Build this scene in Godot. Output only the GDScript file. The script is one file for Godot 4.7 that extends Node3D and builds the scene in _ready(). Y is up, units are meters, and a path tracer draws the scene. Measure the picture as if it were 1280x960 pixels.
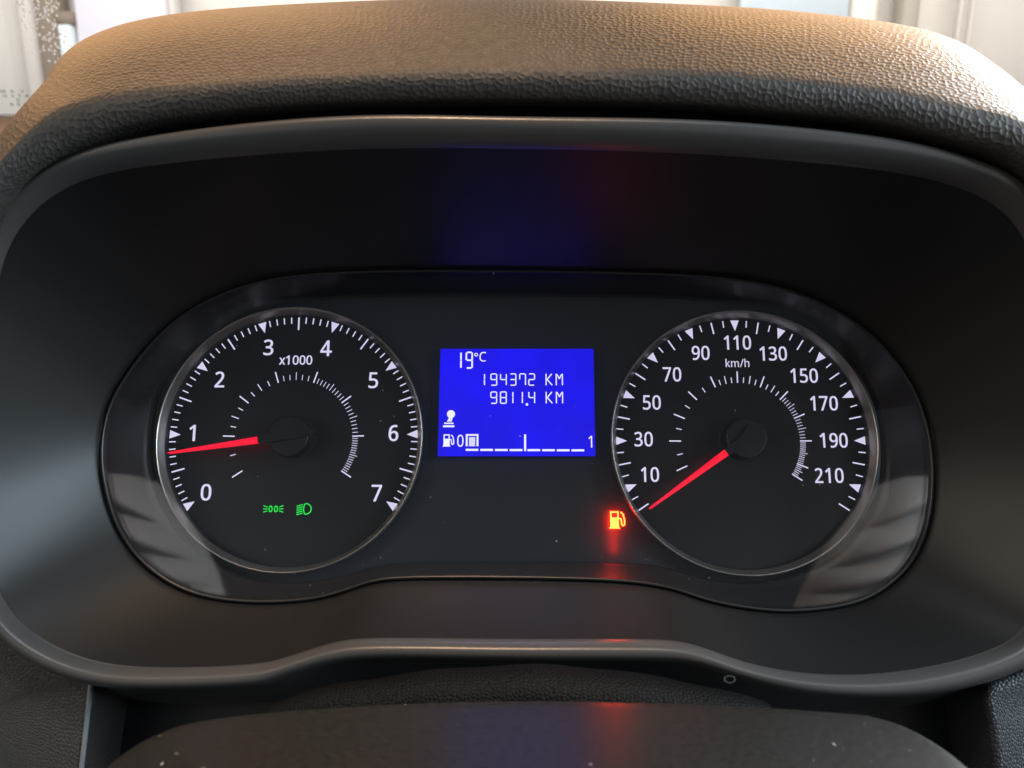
extends Node3D
# A car's instrument cluster seen from the driver's seat. Lengths are written in millimetres in the frame of the
# cluster's face (x right, y up along the face, z towards the driver) and turned by RECLINE, since the face leans back.

const MM := 0.001
const RECLINE := 25.0
const SWEEP_FROM := 213.4      # both scales run clockwise from here ...
const SWEEP := 246.8           # ... through this many degrees

# outlines, clockwise from the middle of the top edge
const RIM_INNER := [Vector2(0.8, 51.6), Vector2(47.5, 50.5), Vector2(81.0, 48.3), Vector2(108.1, 45.8), Vector2(127.4, 41.9), Vector2(142.1, 35.3), Vector2(152.6, 22.3), Vector2(159.1, 0.8), Vector2(162.5, -29.2), Vector2(159.6, -60.0), Vector2(153.0, -80.8), Vector2(138.5, -89.4), Vector2(112.4, -94.8), Vector2(88.0, -95.2), Vector2(68.4, -91.9), Vector2(52.2, -86.3), Vector2(35.8, -85.4), Vector2(0.4, -85.5), Vector2(-36.9, -85.1), Vector2(-51.5, -86.2), Vector2(-65.5, -90.5), Vector2(-74.9, -92.6), Vector2(-97.2, -93.7), Vector2(-121.0, -92.6), Vector2(-139.5, -85.6), Vector2(-151.3, -75.3), Vector2(-157.1, -60.1), Vector2(-160.2, -28.9), Vector2(-156.4, 1.4), Vector2(-150.9, 18.9), Vector2(-142.5, 32.3), Vector2(-125.3, 43.5), Vector2(-97.8, 48.4), Vector2(-46.0, 51.7)]
const RIM_OUTER := [Vector2(0.8, 58.1), Vector2(47.1, 57.6), Vector2(80.4, 55.5), Vector2(107.3, 52.7), Vector2(126.5, 48.7), Vector2(145.2, 42.2), Vector2(159.2, 26.7), Vector2(167.8, 1.0), Vector2(171.6, -29.1), Vector2(168.1, -62.4), Vector2(158.0, -87.7), Vector2(140.7, -96.7), Vector2(117.0, -101.6), Vector2(86.8, -101.0), Vector2(66.1, -96.3), Vector2(52.2, -92.3), Vector2(35.8, -91.7), Vector2(0.4, -91.7), Vector2(-36.9, -91.1), Vector2(-53.9, -92.7), Vector2(-67.9, -96.8), Vector2(-74.6, -98.8), Vector2(-97.2, -99.7), Vector2(-120.9, -99.1), Vector2(-141.8, -92.2), Vector2(-156.2, -80.0), Vector2(-164.8, -62.5), Vector2(-169.0, -28.8), Vector2(-165.2, 1.6), Vector2(-158.2, 23.4), Vector2(-146.9, 36.1), Vector2(-124.7, 48.8), Vector2(-97.1, 54.5), Vector2(-45.6, 58.8)]
const LENS := [Vector2(0.2, 35.9), Vector2(56.4, 34.6), Vector2(81.2, 32.2), Vector2(97.5, 28.4), Vector2(114.2, 20.5), Vector2(127.2, 9.7), Vector2(136.2, -4.1), Vector2(140.6, -18.4), Vector2(141.3, -34.6), Vector2(138.1, -51.7), Vector2(130.4, -65.5), Vector2(117.8, -74.9), Vector2(104.6, -78.5), Vector2(86.3, -79.7), Vector2(65.6, -76.7), Vector2(52.7, -72.4), Vector2(34.4, -69.9), Vector2(0.2, -69.1), Vector2(-31.4, -69.1), Vector2(-45.6, -70.2), Vector2(-56.3, -73.8), Vector2(-68.1, -76.3), Vector2(-86.5, -76.9), Vector2(-105.2, -74.1), Vector2(-120.4, -65.8), Vector2(-130.7, -53.9), Vector2(-136.8, -39.8), Vector2(-139.3, -26.3), Vector2(-138.2, -13.9), Vector2(-134.2, -3.6), Vector2(-125.0, 10.2), Vector2(-111.9, 22.5), Vector2(-89.1, 32.4), Vector2(-56.2, 35.8)]
const FACE := [Vector2(0.0, 34.2), Vector2(57.7, 33.4), Vector2(80.3, 31.2), Vector2(98.3, 29.3), Vector2(111.5, 24.6), Vector2(122.8, 14.7), Vector2(130.8, 2.5), Vector2(135.2, -9.6), Vector2(136.2, -23.2), Vector2(134.1, -38.9), Vector2(126.7, -51.7), Vector2(115.9, -63.0), Vector2(102.7, -69.4), Vector2(85.4, -72.7), Vector2(68.4, -71.1), Vector2(54.3, -66.9), Vector2(37.2, -65.3), Vector2(0.0, -65.3), Vector2(-34.4, -65.3), Vector2(-48.8, -66.7), Vector2(-61.5, -70.6), Vector2(-78.7, -72.8), Vector2(-94.5, -71.2), Vector2(-108.7, -65.0), Vector2(-121.0, -54.6), Vector2(-129.0, -41.7), Vector2(-132.7, -31.5), Vector2(-133.7, -22.6), Vector2(-133.7, -12.2), Vector2(-131.4, 0.5), Vector2(-122.2, 11.1), Vector2(-109.6, 21.3), Vector2(-96.3, 28.8), Vector2(-60.9, 34.1)]
# the hood over it, from the left foot over the top to the right foot
const LIP_LOW := [Vector2(-143.8, -4.2), Vector2(-143.3, 21.8), Vector2(-135.6, 37.8), Vector2(-125.8, 46.2), Vector2(-115.3, 51.5), Vector2(-101.2, 56.1), Vector2(-75.2, 59.9), Vector2(-44.7, 62.1), Vector2(0.8, 62.8), Vector2(46.1, 61.2), Vector2(74.8, 58.5), Vector2(96.2, 56.1), Vector2(110.2, 52.8), Vector2(124.3, 48.8), Vector2(137.5, 43.5), Vector2(146.6, 31.8), Vector2(147.3, -4.8)]
const LIP_TOP := [Vector2(-145.7, -4.4), Vector2(-145.9, 25.8), Vector2(-135.6, 43.3), Vector2(-126.1, 55.6), Vector2(-115.6, 61.2), Vector2(-101.4, 64.6), Vector2(-75.3, 67.3), Vector2(-44.7, 69.3), Vector2(0.8, 70.7), Vector2(46.2, 69.8), Vector2(75.0, 67.3), Vector2(96.5, 64.8), Vector2(110.2, 62.2), Vector2(124.7, 57.9), Vector2(137.9, 53.3), Vector2(148.8, 38.1), Vector2(149.6, -5.0)]
const CREST := [Vector2(-181.3, 5.7), Vector2(-180.4, 42.3), Vector2(-166.8, 62.4), Vector2(-160.0, 76.2), Vector2(-154.2, 88.9), Vector2(-144.4, 105.3), Vector2(-115.4, 115.7), Vector2(-55.6, 120.1), Vector2(0.5, 120.9), Vector2(56.3, 118.5), Vector2(91.7, 115.9), Vector2(127.0, 111.0), Vector2(146.3, 104.8), Vector2(159.1, 94.7), Vector2(168.9, 79.7), Vector2(181.6, 58.5), Vector2(183.8, 5.0)]

var lean := Basis(Vector3.RIGHT, deg_to_rad(-RECLINE))
var M := {}
var font: SystemFont
var font_bold: SystemFont
var font_mid: FontVariation
var taken := {}
var lens_skin: ArrayMesh
var rng := RandomNumberGenerator.new()


# ---------------------------------------------------------------- the place in the frame of the cluster -> the world
func at(x: float, y: float, z: float) -> Vector3:
	return lean * (Vector3(x, y, z) * MM)


func v2(list: Array) -> PackedVector2Array:
	return PackedVector2Array(list)


# ---------------------------------------------------------------- nodes
func numbered(called: String) -> String:
	if not taken.has(called):
		taken[called] = 0
		return called
	taken[called] += 1
	return "%s_%03d" % [called, taken[called]]


func tag(o: Node, label: String, category: String, group := "", kind := "") -> Node:
	o.set_meta("label", label)
	o.set_meta("category", category)
	if group: o.set_meta("group", group)
	if kind: o.set_meta("kind", kind)
	return o


func thing(called: String, label: String, category: String, x := 0.0, y := 0.0, z := 0.0, group := "") -> Node3D:
	var o := Node3D.new()
	o.name = numbered(called)
	add_child(o)
	o.transform = Transform3D(lean, at(x, y, z))
	return tag(o, label, category, group)


func part(called: String, mesh: Mesh, m: Material, parent: Node3D, where := Vector3.ZERO, turn := 0.0) -> MeshInstance3D:
	var o := MeshInstance3D.new()
	o.name = called
	o.mesh = mesh
	o.material_override = m
	o.position = where * MM
	o.rotation.z = turn
	parent.add_child(o, true)
	return o


func top(called: String, mesh: Mesh, m: Material, label: String, category: String, kind := "") -> MeshInstance3D:
	var o := MeshInstance3D.new()
	o.name = numbered(called)
	o.mesh = mesh
	o.material_override = m
	o.transform = Transform3D(lean, Vector3.ZERO)
	add_child(o)
	if kind == "structure":
		o.set_meta("kind", kind)
		o.set_meta("label", label)
	else:
		tag(o, label, category, "", kind)
	return o


# ---------------------------------------------------------------- curves and meshes (all in mm)
func spline(p: PackedVector2Array, n: int, closed: bool) -> PackedVector2Array:
	var out := PackedVector2Array()
	var c := p.size()
	for i in (c if closed else c - 1):
		var p0 := p[(i - 1 + c) % c] if closed or i > 0 else p[0] * 2.0 - p[1]
		var p1 := p[i]
		var p2 := p[(i + 1) % c]
		var p3 := p[(i + 2) % c] if closed or i + 2 < c else p[c - 1] * 2.0 - p[c - 2]
		for k in n:
			out.append(p1.cubic_interpolate(p2, p0, p3, float(k) / n))
	if not closed:
		out.append(p[c - 1])
	return out


# a curve without the kinks that measured points leave
func eased(p: PackedVector2Array, times: int, closed: bool) -> PackedVector2Array:
	for t in times:
		var q := p.duplicate()
		var c := p.size()
		for i in c:
			if closed or (i > 0 and i < c - 1):
				q[i] = p[i] * 0.5 + (p[(i - 1 + c) % c] + p[(i + 1) % c]) * 0.25
		p = q
	return p


func grown(p: PackedVector2Array, d: float, closed: bool) -> PackedVector2Array:
	var q := p.duplicate()
	var c := p.size()
	for i in c:
		var a := p[(i - 1 + c) % c] if closed or i > 0 else p[i]
		var b := p[(i + 1) % c] if closed or i < c - 1 else p[i]
		var t := (b - a).normalized()
		q[i] = p[i] + Vector2(-t.y, t.x) * d      # to the left of a clockwise run: outwards
	return q


func lift(p: PackedVector2Array, z: float, k := 0.0) -> PackedVector3Array:
	var out := PackedVector3Array()
	for q in p:
		out.append(Vector3(q.x, q.y, z + k * q.y))
	return out


# the rim stands out further towards its top
func rimmed(p: PackedVector2Array, dz: float) -> PackedVector3Array:
	var out := PackedVector3Array()
	for q in p:
		out.append(Vector3(q.x, q.y, 50.0 + 37.0 * pow(clampf((q.y + 45.0) / 95.0, 0.0, 1.1), 1.5) + dz))
	return out


func blend(a: PackedVector3Array, b: PackedVector3Array, t: float, dz := 0.0) -> PackedVector3Array:
	var out := PackedVector3Array()
	for i in a.size():
		out.append(a[i].lerp(b[i], t) + Vector3(0, 0, dz))
	return out


# rows of equally many points, drawn as one smooth skin; flip turns its face
func loft(rows: Array, closed: bool, flip := false, uv_mm := 10.0) -> ArrayMesh:
	var st := SurfaceTool.new()
	st.begin(Mesh.PRIMITIVE_TRIANGLES)
	var n: int = rows[0].size()
	var w := n + 1 if closed else n
	var mid: PackedVector3Array = rows[rows.size() / 2]
	var us := PackedFloat32Array([0.0])
	for i in range(1, w):
		us.append(us[i - 1] + mid[i % n].distance_to(mid[i - 1]) / uv_mm)
	var v := 0.0
	var turn := Vector2.ZERO
	for r in rows.size():
		if r:
			var d := 0.0
			for k in 8:
				var j := k * n / 8
				d += rows[r][j].distance_to(rows[r - 1][j]) / 8.0
			v += d / uv_mm
		for i in w:
			st.set_smooth_group(0)
			st.set_uv(Vector2(us[i], v))
			st.add_vertex(rows[r][i % n] * MM)
	for r in rows.size() - 1:
		for i in w - 1:
			var a := r * w + i
			var q := [a, a + 1, a + w, a + 1, a + w + 1, a + w]
			if flip: q.reverse()
			for k in q: st.add_index(k)
	st.generate_normals()
	return st.commit()


# a flat filled outline at height z facing +z
func filled(p: PackedVector2Array, z := 0.0, uv_mm := 10.0) -> ArrayMesh:
	var st := SurfaceTool.new()
	st.begin(Mesh.PRIMITIVE_TRIANGLES)
	add_fill(st, p, z, uv_mm)
	return st.commit()


func add_fill(st: SurfaceTool, p: PackedVector2Array, z := 0.0, uv_mm := 10.0) -> void:
	var t := Geometry2D.triangulate_polygon(p)
	for i in range(0, t.size(), 3):
		var a := p[t[i]]
		var b := p[t[i + 1]]
		var c := p[t[i + 2]]
		if (b - a).cross(c - a) > 0.0:
			var k := b
			b = c
			c = k
		for q: Vector2 in [a, b, c]:
			st.set_normal(Vector3(0, 0, 1))
			st.set_uv(q / uv_mm)
			st.add_vertex(Vector3(q.x, q.y, z) * MM)


# an outline with thickness: front at z + h, sides down to z
func slab(p: PackedVector2Array, z: float, h: float) -> ArrayMesh:
	var st := SurfaceTool.new()
	st.begin(Mesh.PRIMITIVE_TRIANGLES)
	add_fill(st, p, z + h)
	var cw := Geometry2D.is_polygon_clockwise(p)
	for i in p.size():
		var a := p[i]
		var b := p[(i + 1) % p.size()]
		if not cw:
			var k := a
			a = b
			b = k
		var n := Vector2(a.y - b.y, b.x - a.x).normalized()
		for q: Vector3 in [Vector3(a.x, a.y, z + h), Vector3(a.x, a.y, z), Vector3(b.x, b.y, z + h), Vector3(b.x, b.y, z + h), Vector3(a.x, a.y, z), Vector3(b.x, b.y, z)]:
			st.set_normal(Vector3(n.x, n.y, 0))
			st.set_uv(Vector2(q.x, q.y) / 10.0)
			st.add_vertex(q * MM)
	return st.commit()


# a line of constant width through points, as an outline each stretch of which is filled
func add_stroke(st: SurfaceTool, p: PackedVector2Array, w: float, z := 0.0, closed := false) -> void:
	for i in (p.size() if closed else p.size() - 1):
		var a := p[i]
		var b := p[(i + 1) % p.size()]
		var d := (b - a).normalized() * w * 0.5
		var n := Vector2(-d.y, d.x)
		var more := d * 0.35
		add_fill(st, PackedVector2Array([a - more + n, b + more + n, b + more - n, a - more - n]), z)


func disc_points(x: float, y: float, rx: float, ry: float, n := 24, a0 := 0.0, a1 := 360.0) -> PackedVector2Array:
	var p := PackedVector2Array()
	var whole := absf(a1 - a0) > 359.0
	for i in (n if whole else n + 1):
		var a := deg_to_rad(lerpf(a0, a1, float(i) / n))
		p.append(Vector2(x + cos(a) * rx, y + sin(a) * ry))
	return p


func rect(x0: float, y0: float, x1: float, y1: float) -> PackedVector2Array:
	return PackedVector2Array([Vector2(x0, y0), Vector2(x0, y1), Vector2(x1, y1), Vector2(x1, y0)])


# a body of revolution about z: profile of (radius, z)
func lathe(profile: PackedVector2Array, n := 96, flip := false) -> ArrayMesh:
	var rows := []
	for q in profile:
		var row := PackedVector3Array()
		for i in n:
			var a := -TAU * i / n
			row.append(Vector3(cos(a) * q.x, sin(a) * q.x, q.y))
		rows.append(row)
	return loft(rows, true, flip)


func box(w: float, h: float, d: float) -> BoxMesh:
	var b := BoxMesh.new()
	b.size = Vector3(w, h, d) * MM
	return b


func words(text: String, em: float, f: Font, thick := 0.15) -> Array:
	var t := TextMesh.new()
	t.text = text
	t.font = f
	t.font_size = 32
	t.pixel_size = em * MM / 32.0
	t.curve_step = 0.5
	t.depth = thick * MM
	var b := t.get_aabb()
	return [t, -(b.position + b.size * 0.5) / MM]


# ---------------------------------------------------------------- materials
func lin(r: float, g: float, b: float) -> Color:
	return Color(r, g, b).linear_to_srgb()


func plain(r: float, g: float, b: float, rough: float, spec := 0.5) -> StandardMaterial3D:
	var m := StandardMaterial3D.new()
	m.albedo_color = lin(r, g, b)
	m.roughness = rough
	m.metallic_specular = spec
	return m


func glow(r: float, g: float, b: float, albedo := 0.3) -> StandardMaterial3D:
	var m := plain(albedo, albedo, albedo, 0.6)
	m.emission_enabled = true
	var top_value := maxf(r, maxf(g, b))
	m.emission = lin(r / top_value, g / top_value, b / top_value)
	m.emission_energy_multiplier = top_value
	return m


func relief(m: StandardMaterial3D, t: Texture2D, cm: float, uv := 1.0) -> StandardMaterial3D:
	m.heightmap_enabled = true
	m.heightmap_texture = t
	m.heightmap_scale = cm
	m.uv1_scale = Vector3(uv, uv, uv)
	return m


# leather grain that tiles: rounded pebbles with creases between them
func pebbles(size: int, cells: int, stretch: float, seed_value: int) -> ImageTexture:
	var r := RandomNumberGenerator.new()
	r.seed = seed_value
	var cy := int(cells * stretch)
	var px := PackedVector2Array()
	var tall := PackedFloat32Array()
	for i in cells * cy:
		px.append(Vector2(r.randf_range(0.08, 0.92), r.randf_range(0.08, 0.92)))
		tall.append(r.randf_range(0.72, 1.0))
	var im := Image.create(size, size, false, Image.FORMAT_RF)
	var k := Vector2(cells, cy) / float(size)
	for y in size:
		for x in size:
			var p := Vector2(x, y) * k
			var c := p.floor()
			var f := p - c
			var d1 := 9.0
			var d2 := 9.0
			var h := 0.0
			for j in [-1, 0, 1]:
				for i in [-1, 0, 1]:
					var id := posmod(int(c.y) + j, cy) * cells + posmod(int(c.x) + i, cells)
					var d := (px[id] + Vector2(i, j)).distance_squared_to(f)
					if d < d1:
						d2 = d1
						d1 = d
						h = tall[id]
					elif d < d2:
						d2 = d
			var e := smoothstep(0.0, 0.40, sqrt(d2) - sqrt(d1))
			im.set_pixel(x, y, Color((0.35 * e + 0.65 * sqrt(e)) * h * (1.0 - 0.85 * d1), 0, 0))
	im.resize(size / 3, size / 3, Image.INTERPOLATE_LANCZOS)      # softens the creases
	im.resize(size, size, Image.INTERPOLATE_CUBIC)
	return ImageTexture.create_from_image(im)


func grain(size: int, frequency: float, octaves: int, seed_value: int) -> NoiseTexture2D:
	var n := FastNoiseLite.new()
	n.noise_type = FastNoiseLite.TYPE_SIMPLEX_SMOOTH
	n.frequency = frequency
	n.fractal_octaves = octaves
	n.seed = seed_value
	var t := NoiseTexture2D.new()
	t.width = size
	t.height = size
	t.seamless = true
	t.noise = n
	return t


# hairline scratches and wiping marks, as relief
func scratches(size: int, count: int, seed_value: int) -> ImageTexture:
	var r := RandomNumberGenerator.new()
	r.seed = seed_value
	var im := Image.create(size, size, false, Image.FORMAT_RF)
	im.fill(Color(0.5, 0, 0))
	for k in count:
		var p := Vector2(r.randf() * size, r.randf() * size)
		var a := r.randfn(1.45, 0.35) if r.randf() < 0.75 else r.randf() * PI
		var deep := r.randf_range(0.1, 0.5)
		for s in int(r.randf_range(20, 130)):
			a += r.randfn(0.0, 0.006)
			p += Vector2(cos(a), sin(a))
			im.set_pixel(posmod(int(p.x), size), posmod(int(p.y), size), Color(0.5 - deep, 0, 0))
	return ImageTexture.create_from_image(im)


func make_materials() -> void:
	font = SystemFont.new()
	font.font_names = PackedStringArray(["Droid Sans"])
	font_bold = SystemFont.new()
	font_bold.font_names = PackedStringArray(["Droid Sans"])
	font_bold.font_weight = 700
	font_mid = FontVariation.new()
	font_mid.base_font = font
	font_mid.variation_embolden = 0.35
	var peb := pebbles(512, 26, 1.25, 11)
	var fine := grain(512, 0.12, 3, 5)
	var scr := scratches(1024, 260, 8)
	M.hood = relief(plain(0.050, 0.044, 0.038, 0.57, 0.42), peb, 0.023, 1.0 / 5.2)
	M.column = relief(plain(0.027, 0.024, 0.021, 0.31, 0.42), fine, 0.0010, 1.0 / 3.0)
	for w in [[M.hood, 0.05], [M.column, 0.14]]:
		var wear := grain(512, 0.02, 5, 31)
		var tone := Gradient.new()
		tone.set_color(0, Color(0.78, 0.78, 0.78))
		tone.set_color(1, Color(1, 1, 1))
		wear.color_ramp = tone
		w[0].albedo_texture = wear
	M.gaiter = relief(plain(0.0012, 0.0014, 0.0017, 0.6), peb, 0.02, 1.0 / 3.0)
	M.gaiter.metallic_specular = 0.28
	M.dash_grain = relief(plain(0.034, 0.031, 0.028, 0.62), peb, 0.022, 1.0 / 3.6)
	M.dash_grain_right = relief(plain(0.030, 0.032, 0.036, 0.55), peb, 0.025, 1.0 / 3.4)
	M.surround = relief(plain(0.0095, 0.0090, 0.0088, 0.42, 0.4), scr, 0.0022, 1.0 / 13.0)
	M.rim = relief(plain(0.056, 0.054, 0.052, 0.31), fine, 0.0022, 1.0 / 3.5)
	M.mask = relief(plain(0.011, 0.011, 0.012, 0.37), fine, 0.0005, 1.0 / 2.4)
	M.face = relief(plain(0.016, 0.020, 0.025, 0.40), fine, 0.0005, 1.0 / 2.4)
	M.dial = relief(plain(0.011, 0.012, 0.0135, 0.34), scr, 0.0014, 1.0 / 9.0)
	M.black = plain(0.004, 0.004, 0.005, 0.6)
	M.under = plain(0.003, 0.005, 0.006, 0.6)
	M.lens_edge = plain(0.010, 0.010, 0.010, 0.34)
	M.hub = plain(0.006, 0.0065, 0.0075, 0.42)
	M.bar = plain(0.0045, 0.0045, 0.005, 0.4)
	M.ring = plain(0.42, 0.40, 0.36, 0.30)
	M.ring.metallic = 0.9
	M.dust = plain(0.45, 0.43, 0.40, 0.9)
	M.thread = plain(0.07, 0.075, 0.08, 0.7)
	M.edge = plain(0.16, 0.185, 0.20, 0.45)
	M.dash_top = relief(plain(0.16, 0.10, 0.06, 0.6), peb, 0.02, 1.0 / 6.0)
	M.white = glow(0.66, 0.62, 0.86)
	M.lcd_white = glow(0.86, 0.84, 1.0)
	M.lcd_pale = glow(0.62, 0.60, 0.98)
	M.lcd = glow(0.007, 0.001, 1.0, 0.01)
	M.lcd.roughness = 0.35
	var mottle := grain(256, 0.012, 2, 21)
	var ramp := Gradient.new()
	ramp.set_color(0, Color(0.90, 0.80, 0.88))
	ramp.set_color(1, Color(1.0, 1.0, 1.0))
	mottle.color_ramp = ramp
	M.lcd.emission_operator = BaseMaterial3D.EMISSION_OP_MULTIPLY
	M.lcd.emission_texture = mottle
	M.lcd.uv1_scale = Vector3(0.12, 0.12, 0.12)
	M.needle = glow(1.05, 0.003, 0.036, 0.02)
	M.fuel = glow(55.0, 0.86, 0.0)
	M.fuel_window = glow(0.6, 0.0, 0.0, 0.02)
	M.green = glow(0.01, 1.0, 0.09, 0.02)
	M.lens = StandardMaterial3D.new()
	M.lens.transparency = BaseMaterial3D.TRANSPARENCY_ALPHA
	M.lens.albedo_color = Color(1, 1, 1, 0.0)
	M.lens.roughness = 0.035
	M.glass = StandardMaterial3D.new()
	M.glass.transparency = BaseMaterial3D.TRANSPARENCY_ALPHA
	M.glass.albedo_color = Color(1, 1, 1, 0.03)
	M.glass.roughness = 0.0
	M.print = plain(0.02, 0.02, 0.02, 0.8)
	M.drop = StandardMaterial3D.new()
	M.drop.albedo_color = lin(0.9, 0.9, 0.9)
	M.drop.roughness = 0.1
	M.cloth = plain(0.36, 0.35, 0.345, 0.9)
	M.wall = plain(0.78, 0.73, 0.66, 0.9)
	M.wall_panel = plain(0.66, 0.63, 0.70, 0.8)
	M.wall_band = plain(0.62, 0.57, 0.52, 0.9)
	M.post = plain(0.22, 0.17, 0.13, 0.8)
	M.post_light = plain(0.36, 0.33, 0.27, 0.8)
	M.pale_post = plain(0.70, 0.78, 0.78, 0.8)
	M.pane = plain(0.55, 0.63, 0.68, 0.15)


# ---------------------------------------------------------------- the gauges
func polar(r: float, deg: float) -> Vector2:
	return Vector2(cos(deg_to_rad(deg)), sin(deg_to_rad(deg))) * r


func gauge(parent: Node3D, called: String, label: String, x: float, y: float, ring_r: float) -> Node3D:
	var g := Node3D.new()
	g.name = called
	g.set_meta("label", label)
	parent.add_child(g)
	g.position = Vector3(x, y, 0) * MM
	var dial := filled(disc_points(0, 0, ring_r, ring_r, 96), -4.0)
	part("dial_plate", dial, M.dial, g)
	part("dial_well", lathe(v2([Vector2(ring_r - 1.75, -4.2), Vector2(ring_r - 1.75, -0.9)]), 128), M.black, g)
	part("chrome_ring", lathe(v2([Vector2(ring_r - 1.8, -1.2), Vector2(ring_r - 1.6, -0.7), Vector2(ring_r - 0.5, 1.7), Vector2(ring_r - 0.2, 2.3), Vector2(ring_r + 0.1, 2.45), Vector2(ring_r + 0.35, 2.1), Vector2(ring_r + 0.5, 1.3), Vector2(ring_r + 0.5, -0.6)]), 160), M.ring, g)
	return g


func tick(g: Node3D, called: String, deg: float, r_in: float, r_out: float, w: float, z := -3.9) -> void:
	var p := polar((r_in + r_out) * 0.5, deg)
	part(called, box(r_out - r_in, w, 0.12), M.white, g, Vector3(p.x, p.y, z), deg_to_rad(deg))


func needle(g: Node3D, x: float, y: float, deg: float, tip: float, base: float, tail: float) -> void:
	var n := Node3D.new()
	n.name = "needle"
	g.add_child(n)
	n.position = Vector3(x, y, 0) * MM
	n.rotation.z = deg_to_rad(deg)
	# red lit blade, tapering to the tip, with a roof-shaped section
	var rows := []
	for s in [[base, 1.32], [lerpf(base, tip, 0.5), 0.86], [tip - 0.8, 0.40], [tip, 0.12]]:
		var row := PackedVector3Array()
		for q in [[-1.0, 4.4], [-0.95, 5.2], [0.0, 5.9], [0.95, 5.2], [1.0, 4.4]]:
			row.append(Vector3(s[0], q[0] * s[1], q[1]))
		rows.append(row)
	part("needle_blade", loft(rows, false), M.needle, n)
	# the hub cap is a low knob with a bar across it
	part("needle_hub", lathe(v2([Vector2(7.5, -4.0), Vector2(7.5, 3.9), Vector2(7.5, 4.4), Vector2(7.25, 4.75), Vector2(6.9, 4.85), Vector2(6.5, 4.85), Vector2(4.0, 4.85), Vector2(0.0, 4.85)]), 64), M.hub, n)
	part("needle_collar", lathe(v2([Vector2(7.5, -3.7), Vector2(8.5, -3.85)]), 64), M.black, n)
	part("needle_bar", slab(v2([Vector2(base + 0.1, -1.3), Vector2(base + 0.1, 1.3), Vector2(2.0, 1.5), Vector2(-6.0, 1.5), Vector2(-tail, 1.0), Vector2(-tail - 0.6, 0.0), Vector2(-3.0, -3.4), Vector2(2.0, -1.7)]), 4.2, 2.0), M.bar, n)


func fine_scale(g: Node3D, counts: Array, majors: Array) -> void:
	var st := SurfaceTool.new()
	st.begin(Mesh.PRIMITIVE_TRIANGLES)
	for i in majors.size() - 1:
		var a: float = majors[i]
		var b: float = majors[i + 1]
		var n: int = counts[i]
		for k in range(1, n + 1):
			var d := lerpf(a, b, float(k) / (n + 1))
			var long := n > 1 and k * 2 == n + 1
			add_stroke(st, v2([polar(22.3, d), polar(25.2 if long else 24.3, d)]), 0.25 if n > 4 else 0.34, -3.86)
	var o := part("fine_tick", st.commit(), M.white, g)
	o.set_meta("kind", "stuff")
	for d in majors:
		tick(g, "inner_tick", d, 22.2, 26.6, 0.46)


func pointer(g: Node3D, deg: float, r_out: float, r_in: float, half: float) -> void:
	part("pointer_mark", slab(v2([Vector2(r_out, half), Vector2(r_out, -half), Vector2(r_in, 0)]), -3.96, 0.12), M.white, g, Vector3.ZERO, deg_to_rad(deg))


func tachometer(parent: Node3D) -> void:
	var g := gauge(parent, "tachometer", "left round dial, rev counter numbered 0 to 7 with red needle just below 1", -82.3, -19.9, 49.0)
	var step := SWEEP / 7.0
	for i in 71:
		var d := SWEEP_FROM - step * i / 10.0
		if i % 10 == 0:
			pointer(g, d, 46.8, 42.7, 1.6)
		elif i % 5 == 0:
			tick(g, "long_tick", d, 41.9, 46.8, 0.56)
		else:
			tick(g, "short_tick", d, 44.4, 46.8, 0.42)
	var spots := [Vector2(-31.6, -20.2), Vector2(-38.3, 2.0), Vector2(-29.2, 22.5), Vector2(-11.2, 35.0), Vector2(11.0, 34.6), Vector2(29.5, 22.1), Vector2(37.7, 1.9), Vector2(32.0, -20.5)]
	for i in 8:
		var w := words(str(i), 7.95, font_mid)
		part("numeral", w[0], M.white, g, Vector3(spots[i].x, spots[i].y, -3.85) + w[1])
	var x := words("x1000", 4.65, font_mid)
	part("unit_lettering", x[0], M.white, g, Vector3(-0.5, 30.0, -3.85) + x[1])
	var majors := []
	for i in 8: majors.append(SWEEP_FROM - step * i)
	fine_scale(g, [1, 3, 3, 5, 9, 9, 15], majors)
	needle(g, 0.4, 0.0, 188.3, 44.0, 10.6, 10.2)
	# green tell-tales
	var st := SurfaceTool.new()
	st.begin(Mesh.PRIMITIVE_TRIANGLES)
	var c := Vector2(-6.2, -26.3)
	for s in [-1.0, 1.0]:
		add_stroke(st, disc_points(c.x + s * 1.0, c.y, 0.58, 1.05, 16), 0.36, -3.85, true)
		for k in [-1, 0, 1]:
			add_stroke(st, v2([c + Vector2(s * 2.2, k * 0.7), c + Vector2(s * 3.7, k * 1.2)]), 0.3, -3.85)
	part("sidelight_symbol", st.commit(), M.green, g)
	st = SurfaceTool.new()
	st.begin(Mesh.PRIMITIVE_TRIANGLES)
	c = Vector2(5.2, -26.3)
	var bulb := disc_points(c.x + 0.6, c.y, 2.1, 1.95, 20, -90, 90)
	for q in disc_points(c.x + 0.6, c.y, 0.7, 1.95, 8, 90, 270): bulb.append(q)
	add_stroke(st, bulb, 0.36, -3.85, true)
	for k in 5:
		var yy := c.y + 1.55 - k * 0.78
		add_stroke(st, v2([Vector2(c.x - 0.5, yy), Vector2(c.x - 2.7, yy - 0.55)]), 0.32, -3.85)
	part("headlight_symbol", st.commit(), M.green, g)


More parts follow.
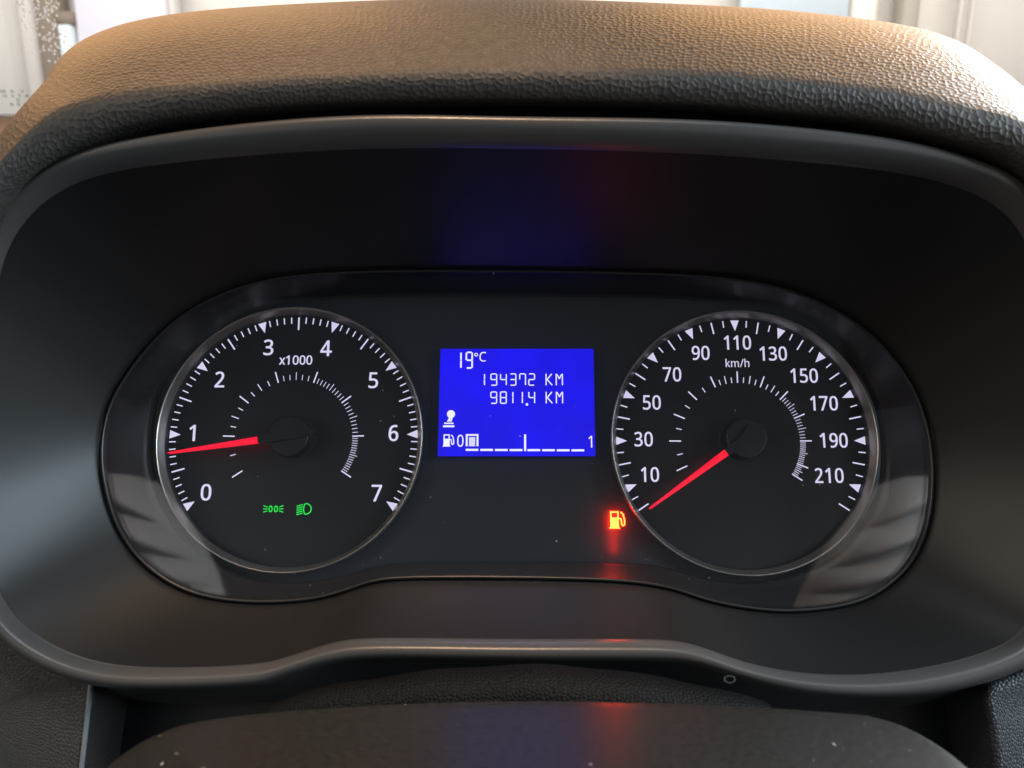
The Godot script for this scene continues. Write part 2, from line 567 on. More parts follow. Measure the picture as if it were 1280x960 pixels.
func speedometer(parent: Node3D) -> void:
	var g := gauge(parent, "speedometer", "right round dial, speedometer numbered 10 to 210 with red needle at rest", 85.5, -21.2, 48.6)
	var step := SWEEP / 22.0
	for i in 45:
		var d := SWEEP_FROM - step * i / 2.0
		if i % 4 == 2:
			pointer(g, d, 46.5, 42.4, 1.6)
		elif i % 4 == 0:
			tick(g, "long_tick", d, 42.0, 46.5, 0.5)
		else:
			tick(g, "short_tick", d, 43.9, 46.5, 0.42)
	var spots := {"10": Vector2(-34.2, -13.0), "30": Vector2(-36.2, 0.2), "50": Vector2(-32.7, 14.1), "70": Vector2(-24.7, 24.9), "90": Vector2(-13.5, 33.2), "110": Vector2(0.7, 37.2), "130": Vector2(14.1, 32.9), "150": Vector2(25.3, 24.3), "170": Vector2(32.1, 13.7), "190": Vector2(34.8, -0.3), "210": Vector2(32.2, -13.4)}
	for n in spots:
		var w := words(n, 7.15, font_mid)
		var num := part("numeral", w[0], M.white, g, Vector3(spots[n].x, spots[n].y + 0.6, -3.85) + w[1] * Vector3(0.9, 1, 1))
		num.scale.x = 0.9
	var u := words("km/h", 4.1, font)
	part("unit_lettering", u[0], M.white, g, Vector3(0.3, 29.9, -3.85) + u[1])
	var majors := [SWEEP_FROM - 9.0]
	for i in 11: majors.append(SWEEP_FROM - step * (1.0 + 2.0 * i) - 11.2 * 0.0)
	majors.remove_at(1)
	majors.append(SWEEP_FROM - SWEEP)
	fine_scale(g, [1, 1, 1, 1, 3, 3, 3, 7, 7, 11, 5], majors)
	needle(g, 0.0, 0.4, 215.2, 44.5, 9.4, 9.0)


# ---------------------------------------------------------------- the display
func seven(st: SurfaceTool, ch: String, x: float, y: float, w: float, h: float, t: float) -> void:
	var on: String = {"0": "abcdef", "1": "ef", "2": "abged", "3": "abgcd", "4": "fgbc", "7": "fabc", "8": "abcdefg", "9": "abcdfg"}[ch]
	var l := x - w / 2.0
	var r := x + w / 2.0
	var g := t * 0.35
	var b := h / 2.0
	var lines := {
		"a": [Vector2(l + t * 0.5, y + b), Vector2(r - t * 0.5, y + b)], "g": [Vector2(l + t * 0.5, y), Vector2(r - t * 0.5, y)], "d": [Vector2(l + t * 0.5, y - b), Vector2(r - t * 0.5, y - b)],
		"f": [Vector2(l, y + b - g), Vector2(l, y + g)], "e": [Vector2(l, y - g), Vector2(l, y - b + g)], "b": [Vector2(r, y + b - g), Vector2(r, y + g)], "c": [Vector2(r, y - g), Vector2(r, y - b + g)],
	}
	for s in on:
		var q: Array = lines[s]
		if ch == "1":
			q = [q[0] + Vector2(w * 0.5, 0), q[1] + Vector2(w * 0.5, 0)]
		add_stroke(st, v2(q), t, 0.25)


func pump(st: SurfaceTool, c: Vector2, s: float, z: float) -> void:
	# fuel pump, 1.0 high: body with an open window, foot and hose
	var b := func(x0, y0, x1, y1): add_fill(st, rect(c.x + x0 * s, c.y + y0 * s, c.x + x1 * s, c.y + y1 * s), z)
	b.call(-0.34, -0.46, 0.2, 0.14)
	b.call(-0.34, 0.14, -0.24, 0.42)
	b.call(0.1, 0.14, 0.2, 0.42)
	b.call(-0.34, 0.42, 0.2, 0.52)
	b.call(-0.4, -0.54, 0.26, -0.46)
	var hose := PackedVector2Array()
	for q in [Vector2(0.2, 0.08), Vector2(0.32, 0.06), Vector2(0.36, -0.1), Vector2(0.36, -0.28), Vector2(0.44, -0.36), Vector2(0.54, -0.3), Vector2(0.55, -0.05), Vector2(0.5, 0.18), Vector2(0.46, 0.34), Vector2(0.32, 0.46)]:
		hose.append(c + q * s)
	add_stroke(st, hose, 0.09 * s, z)


func display(parent: Node3D) -> void:
	var d := Node3D.new()
	d.name = "display_screen"
	d.set_meta("label", "blue lit screen with white trip figures between the two dials")
	parent.add_child(d)
	part("screen_glass", slab(v2([Vector2(-27.0, 13.5), Vector2(30.75, 13.4), Vector2(30.75, -27.0), Vector2(-27.4, -27.0)]), -0.6, 0.75), M.lcd, d)
	for row in [["19", [-19.2, -16.1], 9.1, 2.2, 6.0, 0.62], ["194372", [-10.3, -6.8, -3.2, 0.4, 4.0, 7.4], 1.65, 2.15, 4.3, 0.42], ["98114", [-6.8, -3.2, 0.35, 3.9, 7.4], -5.2, 2.15, 4.3, 0.42]]:
		for i in row[0].length():
			var st := SurfaceTool.new()
			st.begin(Mesh.PRIMITIVE_TRIANGLES)
			seven(st, row[0][i], row[1][i], row[2], row[3], row[4], row[5])
			part("digit", st.commit(), M.lcd_white, d)
	for y in [1.65, -5.2]:
		for k in 2:
			var st := SurfaceTool.new()
			st.begin(Mesh.PRIMITIVE_TRIANGLES)
			var x := 12.8 if k == 0 else 16.6
			for line in ([[0, -2.1, 0, 2.1], [0.4, 0, 2.1, 2.1], [0.4, 0, 2.2, -2.1]] if k == 0 else [[0, -2.1, 0, 2.1], [0.3, 1.9, 1.15, 0.3], [1.15, 0.3, 2.0, 1.9], [2.3, -2.1, 2.3, 2.1]]):
				add_stroke(st, v2([Vector2(x + line[0], y + line[1]), Vector2(x + line[2], y + line[3])]), 0.42, 0.25)
			part("letter", st.commit(), M.lcd_white, d)
	var st := SurfaceTool.new()
	st.begin(Mesh.PRIMITIVE_TRIANGLES)
	add_fill(st, disc_points(5.6, -7.8, 0.5, 0.5, 12), 0.25)
	part("decimal_point", st.commit(), M.lcd_white, d)
	st = SurfaceTool.new()
	st.begin(Mesh.PRIMITIVE_TRIANGLES)
	add_stroke(st, disc_points(-13.5, 11.2, 0.55, 0.55, 12), 0.3, 0.25, true)
	part("degree_sign", st.commit(), M.lcd_white, d)
	var cc := words("C", 4.9, font)
	part("letter", cc[0], M.lcd_white, d, Vector3(-11.0, 10.4, 0.25) + cc[1])
	# gear lever, pump, fuel bar
	st = SurfaceTool.new()
	st.begin(Mesh.PRIMITIVE_TRIANGLES)
	add_fill(st, disc_points(-22.7, -11.4, 1.5, 1.5, 20), 0.25)
	add_fill(st, v2([Vector2(-23.2, -12.4), Vector2(-22.0, -12.4), Vector2(-22.4, -14.2), Vector2(-24.2, -14.2)]), 0.262)
	add_fill(st, rect(-25.2, -15.1, -21.7, -14.6), 0.25)
	add_fill(st, rect(-25.6, -16.3, -21.4, -15.6), 0.25)
	part("gear_lever_symbol", st.commit(), M.lcd_white, d)
	st = SurfaceTool.new()
	st.begin(Mesh.PRIMITIVE_TRIANGLES)
	pump(st, Vector2(-23.9, -21.2), 4.3, 0.25)
	part("pump_symbol", st.commit(), M.lcd_white, d)
	for f in [["0", -19.1, -21.35], ["1", 29.0, -21.75]]:
		var w := words(f[0], 5.9, font)
		var o := part("digit", w[0], M.lcd_white, d, Vector3(f[1], f[2], 0.2) + w[1] * Vector3(0.85, 1, 1))
		o.scale.x = 0.85
	st = SurfaceTool.new()
	st.begin(Mesh.PRIMITIVE_TRIANGLES)
	add_fill(st, rect(-17.1, -23.4, -16.4, -18.9), 0.25)
	add_fill(st, rect(-13.1, -23.4, -12.4, -18.9), 0.25)
	add_fill(st, rect(-16.4, -19.5, -13.1, -18.9), 0.25)
	part("bar_frame", st.commit(), M.lcd_white, d)
	part("fuel_segment", slab(rect(-15.9, -23.4, -13.6, -20.0), 0.12, 0.12), M.lcd_pale, d)
	for k in 8:
		var x0 := -17.1 + 5.42 * k + (1.15 if k > 3 else 0.0)
		part("bar_dash", slab(rect(x0, -25.1 - k * 0.03, x0 + 4.7, -24.35 - k * 0.03), 0.1, 0.14), M.lcd_white, d)
	part("half_mark", slab(rect(4.5, -25.2, 5.25, -19.0), 0.1, 0.15), M.lcd_white, d)


# ---------------------------------------------------------------- the cluster
func instrument_cluster(lens_edge: PackedVector2Array, face_edge: PackedVector2Array) -> void:
	var c := thing("instrument_cluster", "dark instrument cluster with two white numbered dials and a blue screen under a clear lens", "instrument cluster")
	# face plate with two round openings
	var csg := CSGCombiner3D.new()
	csg.name = "face_panel"
	var sheet := CSGPolygon3D.new()
	sheet.name = "panel_sheet"
	var outline := PackedVector2Array()
	for q in grown(face_edge, 1.5, true): outline.append(q * MM)
	sheet.polygon = outline
	sheet.depth = 3.0 * MM
	sheet.position = Vector3(0, 0, -3.0) * MM
	csg.add_child(sheet)
	for h in [[-82.3, -19.9, 48.6], [85.5, -21.2, 48.2]]:
		var hole := CSGCylinder3D.new()
		hole.name = "opening"
		hole.radius = h[2] * MM
		hole.height = 12.0 * MM
		hole.sides = 128
		hole.rotation.x = PI / 2
		hole.position = Vector3(h[0], h[1], 0) * MM
		hole.operation = CSGShape3D.OPERATION_SUBTRACTION
		csg.add_child(hole)
	csg.material_override = M.face
	c.add_child(csg)
	# dark mask between the lens edge and the face, with a raised bead round the face
	var a := lift(lens_edge, 24.0)
	var b := lift(face_edge, 0.0)
	var rows := []
	for s in [[-0.04, 24.6], [0.0, 24.2], [0.03, 23.0], [0.10, 19.5], [0.25, 14.5], [0.5, 9.2], [0.72, 5.8], [0.84, 4.4], [0.92, 3.9], [0.97, 3.4], [1.0, 2.6], [1.02, 1.4], [1.025, -0.5]]:
		rows.append(blend(a, b, s[0]))
		for i in rows[-1].size(): rows[-1][i].z = s[1]
	part("mask_frame", loft(rows, true, true), M.mask, c)
	var bead := []
	for k in 13:
		var t := TAU * k / 12.0
		bead.append(lift(grown(lens_edge, -0.1 + 0.55 * cos(t), true), 25.4 + 0.55 * sin(t)))
	part("lens_edge", loft(bead, true), M.lens_edge, c)
	tachometer(c)
	speedometer(c)
	display(c)
	# low fuel tell-tale
	var lamp := Node3D.new()
	lamp.name = "fuel_warning_lamp"
	lamp.set_meta("label", "glowing orange fuel pump warning lamp beside the right dial")
	c.add_child(lamp)
	lamp.position = Vector3(37.7, -50.2, 0.06) * MM
	var st := SurfaceTool.new()
	st.begin(Mesh.PRIMITIVE_TRIANGLES)
	pump(st, Vector2.ZERO, 5.9, 0.05)
	part("pump_symbol", st.commit(), M.fuel, lamp)
	part("pump_window", filled(rect(-1.4, 0.85, 0.6, 2.4), 0.02), M.fuel_window, lamp)
	var red := AreaLight3D.new()
	red.name = "fuel_glow"
	red.light_color = lin(1.0, 0.02, 0.0)
	red.light_energy = 0.00022
	red.area_size = Vector2(2.2, 15.0) * MM
	red.area_range = 3.0
	red.shadow_enabled = true
	red.position = Vector3(0, -4.5, 2.6) * MM
	lamp.add_child(red)
	# clear lens, slightly domed
	rows = []
	for s in [1.0, 0.9, 0.75, 0.55, 0.3, 0.0005]:
		var row := PackedVector3Array()
		for q in lens_edge:
			var m := Vector2(0.0, -20.0)
			var p: Vector2 = m + (q - m) * s
			row.append(Vector3(p.x, p.y, 24.6 + 1.2 * (1.0 - s * s)))
		rows.append(row)
	var lens_mesh := loft(rows, true)
	part("clear_lens", lens_mesh, M.lens, c)
	lens_skin = lens_mesh
	for row in rows:
		for i in row.size(): row[i].z -= 1.6
	part("lens_inner_face", loft(rows, true, true), M.lens, c)
	var blue := AreaLight3D.new()
	blue.name = "screen_light"
	blue.light_color = lin(0.012, 0.004, 0.86)
	blue.light_energy = 0.00004
	blue.area_size = Vector2(57, 40) * MM
	blue.area_range = 3.0
	blue.shadow_enabled = true
	blue.position = Vector3(1.7, -6.8, 1.0) * MM
	blue.rotation.y = PI
	c.add_child(blue)


# ---------------------------------------------------------------- the surround, hood and what is round them
func funnel(lens_edge: PackedVector2Array, inner: PackedVector2Array) -> ArrayMesh:
	var l := lift(grown(lens_edge, 0.5, true), 24.0)
	var i := rimmed(inner, 0.0)
	var rows := [blend(l, i, 0.0, -6.0)]
	for k in 13:
		rows.append(blend(l, i, k / 12.0 * 0.985))
	return loft(rows, true)


func rim(inner: PackedVector2Array, outer: PackedVector2Array) -> ArrayMesh:
	var i := rimmed(inner, 0.0)
	var o := rimmed(outer, -1.0)
	var deep := rimmed(grown(inner, -0.4, true), -1.0)
	var rows := [blend(rimmed(grown(inner, 0.6, true), -3.0), i, 0.0, -3.0), blend(deep, i, 0.1, -1.0), blend(deep, i, 0.6, 0.2)]
	for k in 17:
		var t := k / 16.0
		var b := 1.0 - pow(absf(2.0 * t - 1.0), 2.6)
		rows.append(blend(i, o, t, 4.2 * b + 0.9))
	for q in [[0.35, -1.0], [0.5, -4.0], [9.0, -25.0]]:
		rows.append(rimmed(grown(outer, q[0], true), -1.0 + q[1]))
	return loft(rows, true)


func hood() -> ArrayMesh:
	var low := eased(spline(v2(LIP_LOW), 8, false), 6, false)
	var high := eased(spline(v2(LIP_TOP), 8, false), 6, false)
	var crest := eased(spline(v2(CREST), 8, false), 6, false)
	var a := lift(low, 94.0)
	var b := lift(high, 97.0)
	var c := lift(crest, 55.0)
	var rows := []
	rows.append(lift(grown(low, 14.0, false), 70.0))
	rows.append(lift(grown(low, 5.0, false), 79.0))
	rows.append(lift(grown(low, 1.2, false), 88.5))
	rows.append(lift(grown(low, 0.2, false), 92.6))
	rows.append(lift(grown(low, 0.0, false), 94.4))
	for k in range(1, 7):
		var t := k / 7.0
		rows.append(blend(a, b, t, 2.4 * sin(PI * clampf(t * 0.9 + 0.1, 0, 1))))
	for k in 15:
		var t := k / 14.0
		# a bowed top: leaves the lip steeply, comes level at the crest
		var bow := sin(PI * t) * 6.0
		var row := blend(b, c, t)
		for i in row.size():
			var out := Vector2(row[i].x * 0.35, maxf(row[i].y, 10.0)).normalized()
			row[i] += Vector3(out.x * bow * 0.12, out.y * bow * 0.3, bow * 0.7)
		rows.append(row)
	for s in [[1.012, 46.0], [1.016, 36.0], [1.01, 20.0], [1.0, -10.0], [0.98, -60.0], [0.9, -66.0], [0.5, -67.0], [0.02, -67.0]]:
		var row := PackedVector3Array()
		for q in crest: row.append(Vector3(q.x * s[0], q.y * s[0], s[1]))
		rows.append(row)
	return loft(rows, false)


func column_cover() -> ArrayMesh:
	# plan outline of the shelf, from the near left round the far edge to the near right
	var plan := v2([Vector2(-89, 260), Vector2(-89.2, 190), Vector2(-89.2, 118), Vector2(-89.2, 109), Vector2(-88.6, 102.0), Vector2(-86.8, 95.8), Vector2(-83.2, 91.0), Vector2(-78.5, 88.0), Vector2(-63, 85.8), Vector2(-30, 84.5), Vector2(0.7, 84.1), Vector2(45, 83.8), Vector2(85.9, 83.7), Vector2(90.9, 84.4), Vector2(95.8, 87), Vector2(99.1, 92.6), Vector2(101, 100), Vector2(101.4, 107.5), Vector2(101, 118), Vector2(100.6, 190), Vector2(100, 260)])
	var p := eased(spline(plan, 6, false), 3, false)
	var heart := Vector2(7.0, 175.0)
	var rows := []
	var level := func(q: Vector2) -> float:
		return -95.3 - 0.204 * (q.y - 85.0) - 0.0005 * pow(q.x - 7.0, 2) + 0.5
	for s in [0.0, 0.2, 0.4, 0.6, 0.75, 0.86, 0.93, 0.965]:
		var row := PackedVector3Array()
		for q in p:
			var w: Vector2 = heart + (q - heart) * maxf(s, 0.002)
			row.append(Vector3(w.x, level.call(w), w.y))
		rows.append(row)
	for f in [[0.98, 0.25], [0.992, 0.8], [1.0, 1.9], [1.003, 3.5], [1.006, 9.0], [1.01, 45.0]]:
		var row := PackedVector3Array()
		for q in p:
			var w: Vector2 = heart + (q - heart) * f[0]
			row.append(Vector3(w.x, level.call(w) - f[1], w.y))
		rows.append(row)
	return loft(rows, false, true)


func gaiter() -> ArrayMesh:
	var rows := []
	for k in 17:
		var a := deg_to_rad(lerpf(150.0, -40.0, k / 16.0))
		var row := PackedVector3Array()
		for i in 61:
			var x := lerpf(-66.0, 72.0, i / 60.0)
			var e := pow(absf((x - 3.0) / 69.0), 2.6)
			var wave := sin(x * 0.21) * 0.25 + sin(x * 0.083 + 1.0) * 0.5
			row.append(Vector3(x, -99.5 - 5.5 * e + wave + sin(a) * (8.0 - 4.5 * e), 59.0 + cos(a) * (9.0 - 3.0 * e)))
		rows.append(row)
	return loft(rows, false)


# a padded panel: an outline at z whose edge is rounded and turns back
func padded(p: PackedVector2Array, z: float, round_mm: float, back: float) -> ArrayMesh:
	var c := Vector2.ZERO
	for q in p: c += q / p.size()
	var rows := []
	for s in [0.002, 0.3, 0.6, 0.85]:
		var row := PackedVector3Array()
		for q in grown(p, -round_mm, true):
			var w: Vector2 = c + (q - c) * s
			row.append(Vector3(w.x, w.y, z))
		rows.append(row)
	for k in 7:
		var a := PI / 2 * k / 6.0
		rows.append(lift(grown(p, -round_mm + round_mm * sin(a), true), z - round_mm + round_mm * cos(a)))
	rows.append(lift(p, z - back))
	return loft(rows, true, true)


# a seat back with slanting ribs, behind and beside the driver's eye; side is -1 or 1
func backrest(side: float) -> ArrayMesh:
	var rows := []
	for k in 193:
		var v := k / 192.0
		var h := lerpf(-330.0, 0.0, v)
		var close := sqrt(maxf(0.0, 1.0 - pow(maxf(0.0, (v - 0.80) / 0.20), 2.0)))
		var rib := absf(sin(PI * v * 12.0))
		var row := PackedVector3Array()
		for i in 25:
			var u := i / 24.0
			var x := lerpf((327.0 - 205.0 * (1.0 - v) if side > 0.0 else 329.0 - 150.0 * (1.0 - v)), 480.0, 0.5 + (u - 0.5) * maxf(close, 0.02))
			var e := pow(absf(u * 2.0 - 1.0), 4.0)
			row.append(Vector3(side * x, -44.0 + h + (x - 330.0) * 0.44, 500.0 - 30.0 * rib * (1.0 - e) + 45.0 * e + 60.0 * (1.0 - close)))
		rows.append(row)
	return loft(rows, false, side < 0.0)


func plank(called: String, label: String, category: String, m: Material, x0: float, x1: float, y0: float, y1: float, z: float, thick: float, kind := "") -> MeshInstance3D:
	# an upright board in the room beyond: a bevelled slab, not leaning
	var o := MeshInstance3D.new()
	o.name = numbered(called)
	var p := rect(x0, y0, x1, y1)
	var b := minf(12.0, (x1 - x0) * 0.2)
	o.mesh = loft([lift(p, z - thick), lift(p, z - b), lift(grown(p, -b, true), z), blend(lift(grown(p, -b, true), z), lift(PackedVector2Array([(p[0] + p[2]) / 2.0, (p[0] + p[2]) / 2.0, (p[0] + p[2]) / 2.0, (p[0] + p[2]) / 2.0]), z), 0.99)], true, true)
	o.material_override = m
	add_child(o)
	tag(o, label, category, "", kind)
	return o


func backdrop() -> void:
	# the white room beyond the windscreen
	plank("wall", "cream wall beyond the windscreen", "wall", M.wall, -2200, 2200, -900, 1300, -1980, 60, "structure")
	plank("wall_batten", "pale beige upright batten at the far left beyond the windscreen", "batten", M.wall_band, -1290, -1238, -1500, 1500, -1930, 40)
	plank("door_post", "taupe door post behind the speckled windscreen corner", "post", M.post, -1231, -1168, -1500, 1500, -1905, 60)
	plank("door_frame", "pale blue-green door frame strip beside the taupe post", "door frame", M.pale_post, -1166, -1134, -1500, 436, -1890, 60)
	plank("cross_rail", "short taupe rail above the pale blue-green strip", "rail", M.post, -1166, -1128, 440, 468, -1890, 40)
	plank("door_leaf", "lavender-grey door leaf behind the left end of the hood", "door", M.wall_panel, -1126, -880, -1500, 1500, -1900, 40)
	plank("door_edge", "thin grey edging strip at the right of the lavender-grey door", "edging", M.wall_band, -876, -862, -1500, 1500, -1890, 40)
	plank("window_pane", "bluish window pane behind the hood on the right", "window", M.pane, 560, 838, 300, 900, -1900, 20)
	plank("window_stile", "white upright window stile right of the bluish pane", "window stile", M.wall, 842, 905, -1500, 1500, -1890, 50)
	plank("downpipe_casing", "taupe upright casing at the right beyond the hood", "casing", M.post_light, 966, 1008, -1500, 1500, -1890, 60)
	for q in [[1120, 1129, "left"], [1150, 1159, "right"]]:
		plank("wall_bead", "thin %s bead of the pair running up the cream wall at the right" % q[2], "wall bead", M.wall_band, q[0], q[1], -1500, 1500, -1920, 20)
	# the windscreen, rising from the far edge of the dashboard towards the driver
	var ws := thing("windscreen", "clear windscreen glass rising behind the hood with dotted border and mirrored small print", "windscreen")
	var e0 := Vector3(0, 293, -350)
	var up := Vector3(0, 1.0, 1.2).normalized()
	var nrm := Vector3.RIGHT.cross(up)
	part("glass_pane", loft([PackedVector3Array([e0 + Vector3(-800, 12, 0), e0 + Vector3(800, -35, 0)]), PackedVector3Array([e0 + Vector3(-800, 12, 0) + up * 190, e0 + Vector3(800, -35, 0) + up * 220])], false), M.glass, ws)
	var mark := Basis(Vector3.LEFT, up, Vector3.LEFT.cross(up))
	for t in [["CAM", -423.0, 312.2, 8.0], ["LAMINATED", -412.0, 309.6, 6.4], ["0", -421.0, 307.3, 6.4], ["188", -420.0, 304.9, 6.0]]:
		var lower: float = (t[2] - 297.0) / up.y
		for i in t[0].length():
			var w := words(t[0][i], 3.4, font, 0.1)
			var k: float = i - (t[0].length() - 1)
			var x: float = (-438.0 if t[0] != "0" and t[0] != "188" else -428.0 if t[0] == "0" else -435.0) - k * t[3]
			var o := part("print_letter", w[0], M.print, ws)
			var s := Basis(mark.x * 1.75, mark.y, mark.z)
			o.transform = Transform3D(s, (Vector3(x, 298.0, -349.0) + up * lower + nrm * 0.3 + s * w[1]) * MM)
	dots("border_dot", ws, M.print, 150, func(i): return Vector3(-480 + (i / 2) * 2.9 + (i % 2) * 1.45, 298.6, -349.0) + up * (0.4 + 2.4 * (i % 2)) + nrm * 0.3, 0.85, mark)
	dots("frost_speck", ws, M.drop, 230, func(i): return Vector3(lerpf(-402, -372, rng.randf()) + 8.0 * rng.randf(), 298.6, -349.0) + up * (42.0 + pow(rng.randf(), 0.7) * 70.0) + nrm * 0.3, 0.75, mark)


# many small round dots on the glass, one object
func dots(called: String, parent: Node3D, m: Material, n: int, where: Callable, r: float, face: Basis) -> void:
	var mm := MultiMesh.new()
	mm.transform_format = MultiMesh.TRANSFORM_3D
	var ball := SphereMesh.new()
	ball.radius = r * MM
	ball.height = r * 2.0 * MM
	ball.radial_segments = 10
	ball.rings = 5
	mm.mesh = ball
	mm.instance_count = n
	for i in n:
		var p: Vector3 = where.call(i)
		var k := rng.randf_range(0.6, 1.5) if called == "frost_speck" else 1.0
		mm.set_instance_transform(i, Transform3D(face.scaled_local(Vector3(k, k, 0.3)), p * MM))
	var o := MultiMeshInstance3D.new()
	o.name = called
	o.multimesh = mm
	o.material_override = m
	o.set_meta("kind", "stuff")
	parent.add_child(o)


func dash_top() -> ArrayMesh:
	var rows := []
	for s in [[295.0, -354.0, 0.0], [296.0, -348.0, 0.0], [293.0, -340.0, 0.0], [240.0, -250.0, 10.0], [150.0, -110.0, 18.0], [85.0, -30.0, 18.0]]:
		var row := PackedVector3Array()
		for i in 41:
			var x := lerpf(-800.0, 800.0, i / 40.0)
			row.append(Vector3(x, s[0] + 12.0 - 47.0 * i / 40.0 * 0.9 - s[2], s[1]))
		rows.append(row)
	return loft(rows, false)


func specks(meshes: Array) -> void:
	# dust and lint lying on the plastic
	var flake := SurfaceTool.new()
	flake.begin(Mesh.PRIMITIVE_TRIANGLES)
	add_fill(flake, v2([Vector2(-0.5, -0.2), Vector2(-0.2, 0.3), Vector2(0.3, 0.22), Vector2(0.5, -0.1), Vector2(0.1, -0.32)]), 0.06)
	var spots := []
	for s in meshes:
		var mesh: ArrayMesh = s[0]
		var arr := mesh.surface_get_arrays(0)
		var vs: PackedVector3Array = arr[Mesh.ARRAY_VERTEX]
		var ns: PackedVector3Array = arr[Mesh.ARRAY_NORMAL]
		var tri: PackedInt32Array = arr[Mesh.ARRAY_INDEX]
		var made := 0
		var tries := 0
		while made < s[1] and tries < 40000:
			tries += 1
			var t := rng.randi_range(0, tri.size() / 3 - 1) * 3
			var u := rng.randf()
			var v := rng.randf() * (1.0 - u)
			var p := vs[tri[t]] * (1 - u - v) + vs[tri[t + 1]] * u + vs[tri[t + 2]] * v
			var n := (ns[tri[t]] + ns[tri[t + 1]] + ns[tri[t + 2]]).normalized()
			if not s[2].has_point(p / MM) : continue
			var b := Basis.looking_at(-n, Vector3(0.3, 0.8, 0.5)).rotated(n, rng.randf() * TAU)
			var k := 0.28 + pow(rng.randf(), 4.0) * 0.7
			spots.append(Transform3D(b.scaled_local(Vector3(k * rng.randf_range(0.6, 2.2), k * 0.7, 1)), p + n * 0.00003))
			made += 1
	var mm := MultiMesh.new()
	mm.transform_format = MultiMesh.TRANSFORM_3D
	mm.mesh = flake.commit()
	mm.instance_count = spots.size()
	for i in spots.size(): mm.set_instance_transform(i, spots[i])
	var o := MultiMeshInstance3D.new()
	o.name = "dust"
	o.multimesh = mm
	o.material_override = M.dust
	o.transform = Transform3D(lean, Vector3.ZERO)
	add_child(o)
	tag(o, "pale dust specks scattered over the dark plastic", "dust", "", "stuff")


func area(called: String, where: Vector3, aim: Vector3, size: Vector2, energy: float, color: Color) -> AreaLight3D:
	var l := AreaLight3D.new()
	l.name = called
	l.light_color = color
	l.light_energy = energy
	l.area_size = size * MM
	l.area_range = 20.0
	l.shadow_enabled = true
	add_child(l)
	var p := at(where.x, where.y, where.z)
	l.look_at_from_position(p, at(aim.x, aim.y, aim.z), lean * Vector3(0, 0.3, 1))
	return l


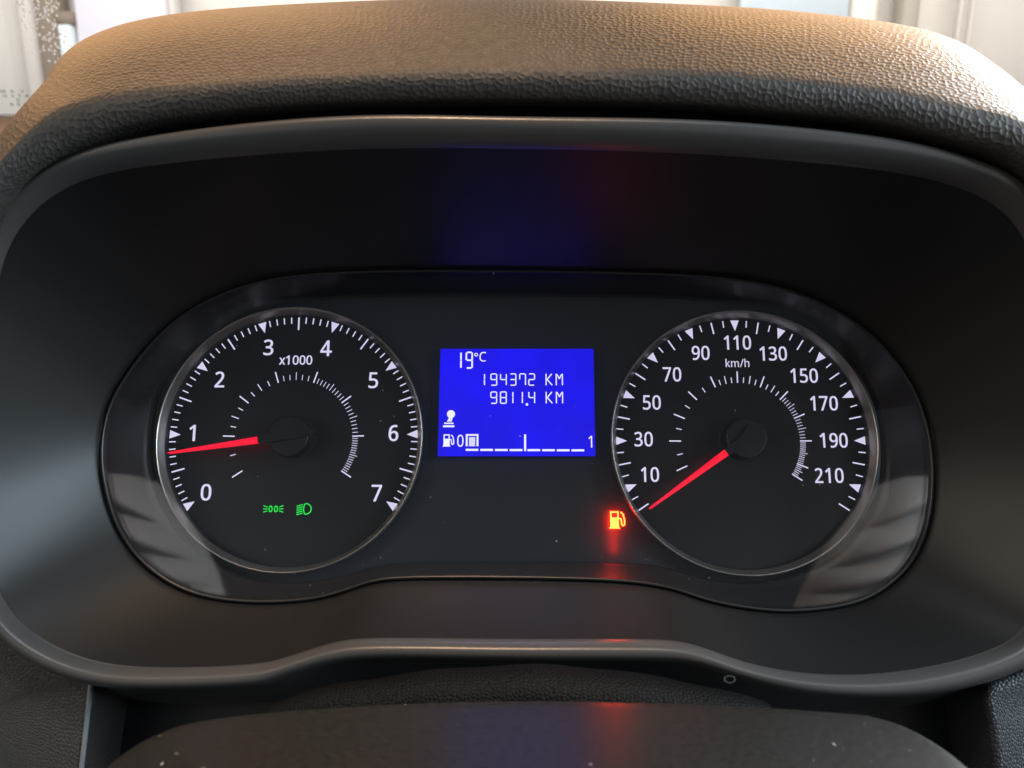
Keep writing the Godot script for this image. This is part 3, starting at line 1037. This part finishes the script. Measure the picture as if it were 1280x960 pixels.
func _ready() -> void:
	rng.seed = 4
	# camera
	var cam := Camera3D.new()
	cam.name = "camera"
	add_child(cam)
	var attr := CameraAttributesPhysical.new()
	attr.frustum_focal_length = 25.0
	attr.frustum_focus_distance = 0.30
	attr.exposure_aperture = 15.0
	attr.frustum_near = 0.01
	attr.frustum_far = 20.0
	cam.attributes = attr
	cam.fov = 51.28
	cam.near = 0.01
	cam.far = 20.0
	cam.transform = Transform3D(lean * Basis(Vector3.UP, deg_to_rad(0.5)) * Basis(Vector3.RIGHT, deg_to_rad(10.0)), at(2.6, -52.1, 295.4))
	cam.current = true
	# surroundings and exposure
	var we := WorldEnvironment.new()
	we.name = "world_environment"
	var env := Environment.new()
	env.background_mode = Environment.BG_COLOR
	env.background_color = lin(0.066, 0.078, 0.092)
	env.tonemap_mode = Environment.TONE_MAPPER_LINEAR
	env.tonemap_exposure = 1.0
	env.sdfgi_enabled = true
	env.ssao_enabled = true
	env.ssil_enabled = true
	we.environment = env
	add_child(we)
	# lamps: windscreen, side windows, a small warm lamp overhead, the room beyond the windscreen
	area("windscreen_light", Vector3(-310, 470, -60), Vector3(-120, 90, 60), Vector2(420, 260), 0.28, lin(1.0, 0.53, 0.22))
	area("windscreen_light", Vector3(310, 470, -60), Vector3(120, 90, 60), Vector2(420, 260), 0.36, lin(1.0, 0.48, 0.12))
	var spot := SpotLight3D.new()
	spot.name = "map_light"
	spot.light_color = lin(1.0, 0.58, 0.27)
	spot.light_energy = 0.40
	spot.light_size = 0.014
	spot.spot_range = 20.0
	spot.spot_attenuation = 2.0
	spot.spot_angle = 9.0
	spot.spot_angle_attenuation = 0.6
	spot.shadow_enabled = true
	add_child(spot)
	spot.look_at_from_position(at(-50, 520, 440), at(-28, -80, 40), lean * Vector3(0, 0.3, 1))
	area("right_window_light", Vector3(640, 160, 320), Vector3(-40, 0, 40), Vector2(380, 320), 0.95, lin(0.72, 0.88, 1.0))
	area("left_window_light", Vector3(-640, 150, 460), Vector3(0, 0, 60), Vector2(420, 360), 0.24, lin(1.0, 0.86, 0.70))
	area("right_door_window_light", Vector3(780, 470, -250), Vector3(150, 80, 70), Vector2(500, 350), 4.5, lin(0.85, 0.95, 1.0))
	area("cabin_light", Vector3(0, 900, 800), Vector3(0, 0, 60), Vector2(700, 200), 0.42, lin(0.92, 0.96, 1.0))
	for side in [-1.0, 1.0]:
		area("seat_light", Vector3(side * 340, 190, 360), Vector3(side * 330, -80, 500), Vector2(160, 60), 0.045, lin(1.0, 0.98, 0.95))
	area("room_light", Vector3(0, 1202, -1039), Vector3(0, 1178, -1580), Vector2(3200, 160), 1.55, lin(1.0, 0.97, 0.93))
	make_materials()
	# large pieces
	var lens_edge := eased(spline(v2(LENS), 6, true), 6, true)
	var face_edge := eased(spline(v2(FACE), 6, true), 6, true)
	var inner := eased(spline(v2(RIM_INNER), 6, true), 6, true)
	var outer := eased(spline(v2(RIM_OUTER), 6, true), 6, true)
	backdrop()
	top("dashboard", dash_top(), M.dash_top, "brown dashboard top running back to the foot of the windscreen", "dashboard top")
	top("dashboard_hood", hood(), M.hood, "grained dark hood arching over the instruments, lit tan along its top", "dashboard hood")
	var sd := thing("cluster_surround", "smooth black plastic surround sloping in to the instruments with a rounded grey rim", "surround")
	var sur := funnel(lens_edge, inner)
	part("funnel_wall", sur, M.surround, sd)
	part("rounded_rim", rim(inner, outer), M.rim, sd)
	instrument_cluster(lens_edge, face_edge)
	var cover := column_cover()
	top("steering_column_cover", cover, M.column, "smooth brownish black steering column cover at the bottom with a red reflection", "column cover")
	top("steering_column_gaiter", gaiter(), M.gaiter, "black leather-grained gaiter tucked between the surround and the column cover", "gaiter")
	var lp := v2([Vector2(-126.6, -99), Vector2(-127.2, -112), Vector2(-127.6, -125), Vector2(-128, -170), Vector2(-260, -170), Vector2(-260, -60), Vector2(-163, -62), Vector2(-154, -84), Vector2(-140, -95)])
	var left_panel := thing("lower_dash_panel", "brown-grey grained lower dashboard panel with a pale edge in the bottom left corner", "dash panel")
	part("panel_skin", padded(spline(lp, 6, true), 43.0, 1.2, 45.0), M.dash_grain, left_panel)
	var strip := []
	for q in [[-126.75, -98.0], [-127.0, -107.0], [-127.4, -122.0], [-127.8, -150.0]]:
		var row := PackedVector3Array()
		for k in 9:
			var t := PI * k / 8.0
			row.append(Vector3(q[0] + 0.75 * cos(t), q[1], 42.7 + 0.8 * sin(t)))
		strip.append(row)
	part("edge_strip", loft(strip, false, true), M.edge, left_panel)
	var rp := v2([Vector2(142.6, -101), Vector2(156, -92), Vector2(166, -62), Vector2(260, -60), Vector2(260, -170), Vector2(143.0, -170), Vector2(142.8, -125), Vector2(142.6, -112)])
	top("lower_dash_panel", padded(spline(rp, 6, true), 43.0, 2.2, 45.0), M.dash_grain_right, "blue-grey coarsely grained lower dashboard panel in the bottom right corner", "dash panel")
	for side in [-1.0, 1.0]:
		top("seat_backrest", backrest(side), M.cloth, "grey ribbed seat backrest mirrored in the lens at its lower %s corner" % ("left" if side < 0 else "right"), "seat backrest")
	top("column_opening_panel", loft([lift(v2([Vector2(-190, -84), Vector2(190, -84)]), 14), lift(v2([Vector2(-190, -220), Vector2(190, -220)]), 30)], false), M.under, "smooth black panel deep behind the steering column", "panel")
	var th := SurfaceTool.new()
	th.begin(Mesh.PRIMITIVE_TRIANGLES)
	var ring := TorusMesh.new()
	ring.inner_radius = 1.0 * MM
	ring.outer_radius = 1.2 * MM
	ring.rings = 28
	ring.ring_segments = 8
	th.append_from(ring, 0, Transform3D(Basis(Vector3.RIGHT, PI / 2).scaled(Vector3(1.3, 0.8, 1)), Vector3(59.2, -93.0, 69) * MM))
	top("thread_loop", th.commit(), M.thread, "tiny loose loop of grey thread hanging under the rim above the red reflection", "thread")
	specks([[lens_skin, 46, AABB(Vector3(-150, -90, 10), Vector3(300, 140, 40))], [sur, 190, AABB(Vector3(-170, -110, 20), Vector3(340, 60, 80))], [cover, 70, AABB(Vector3(-100, -130, 80), Vector3(220, 60, 50))]])
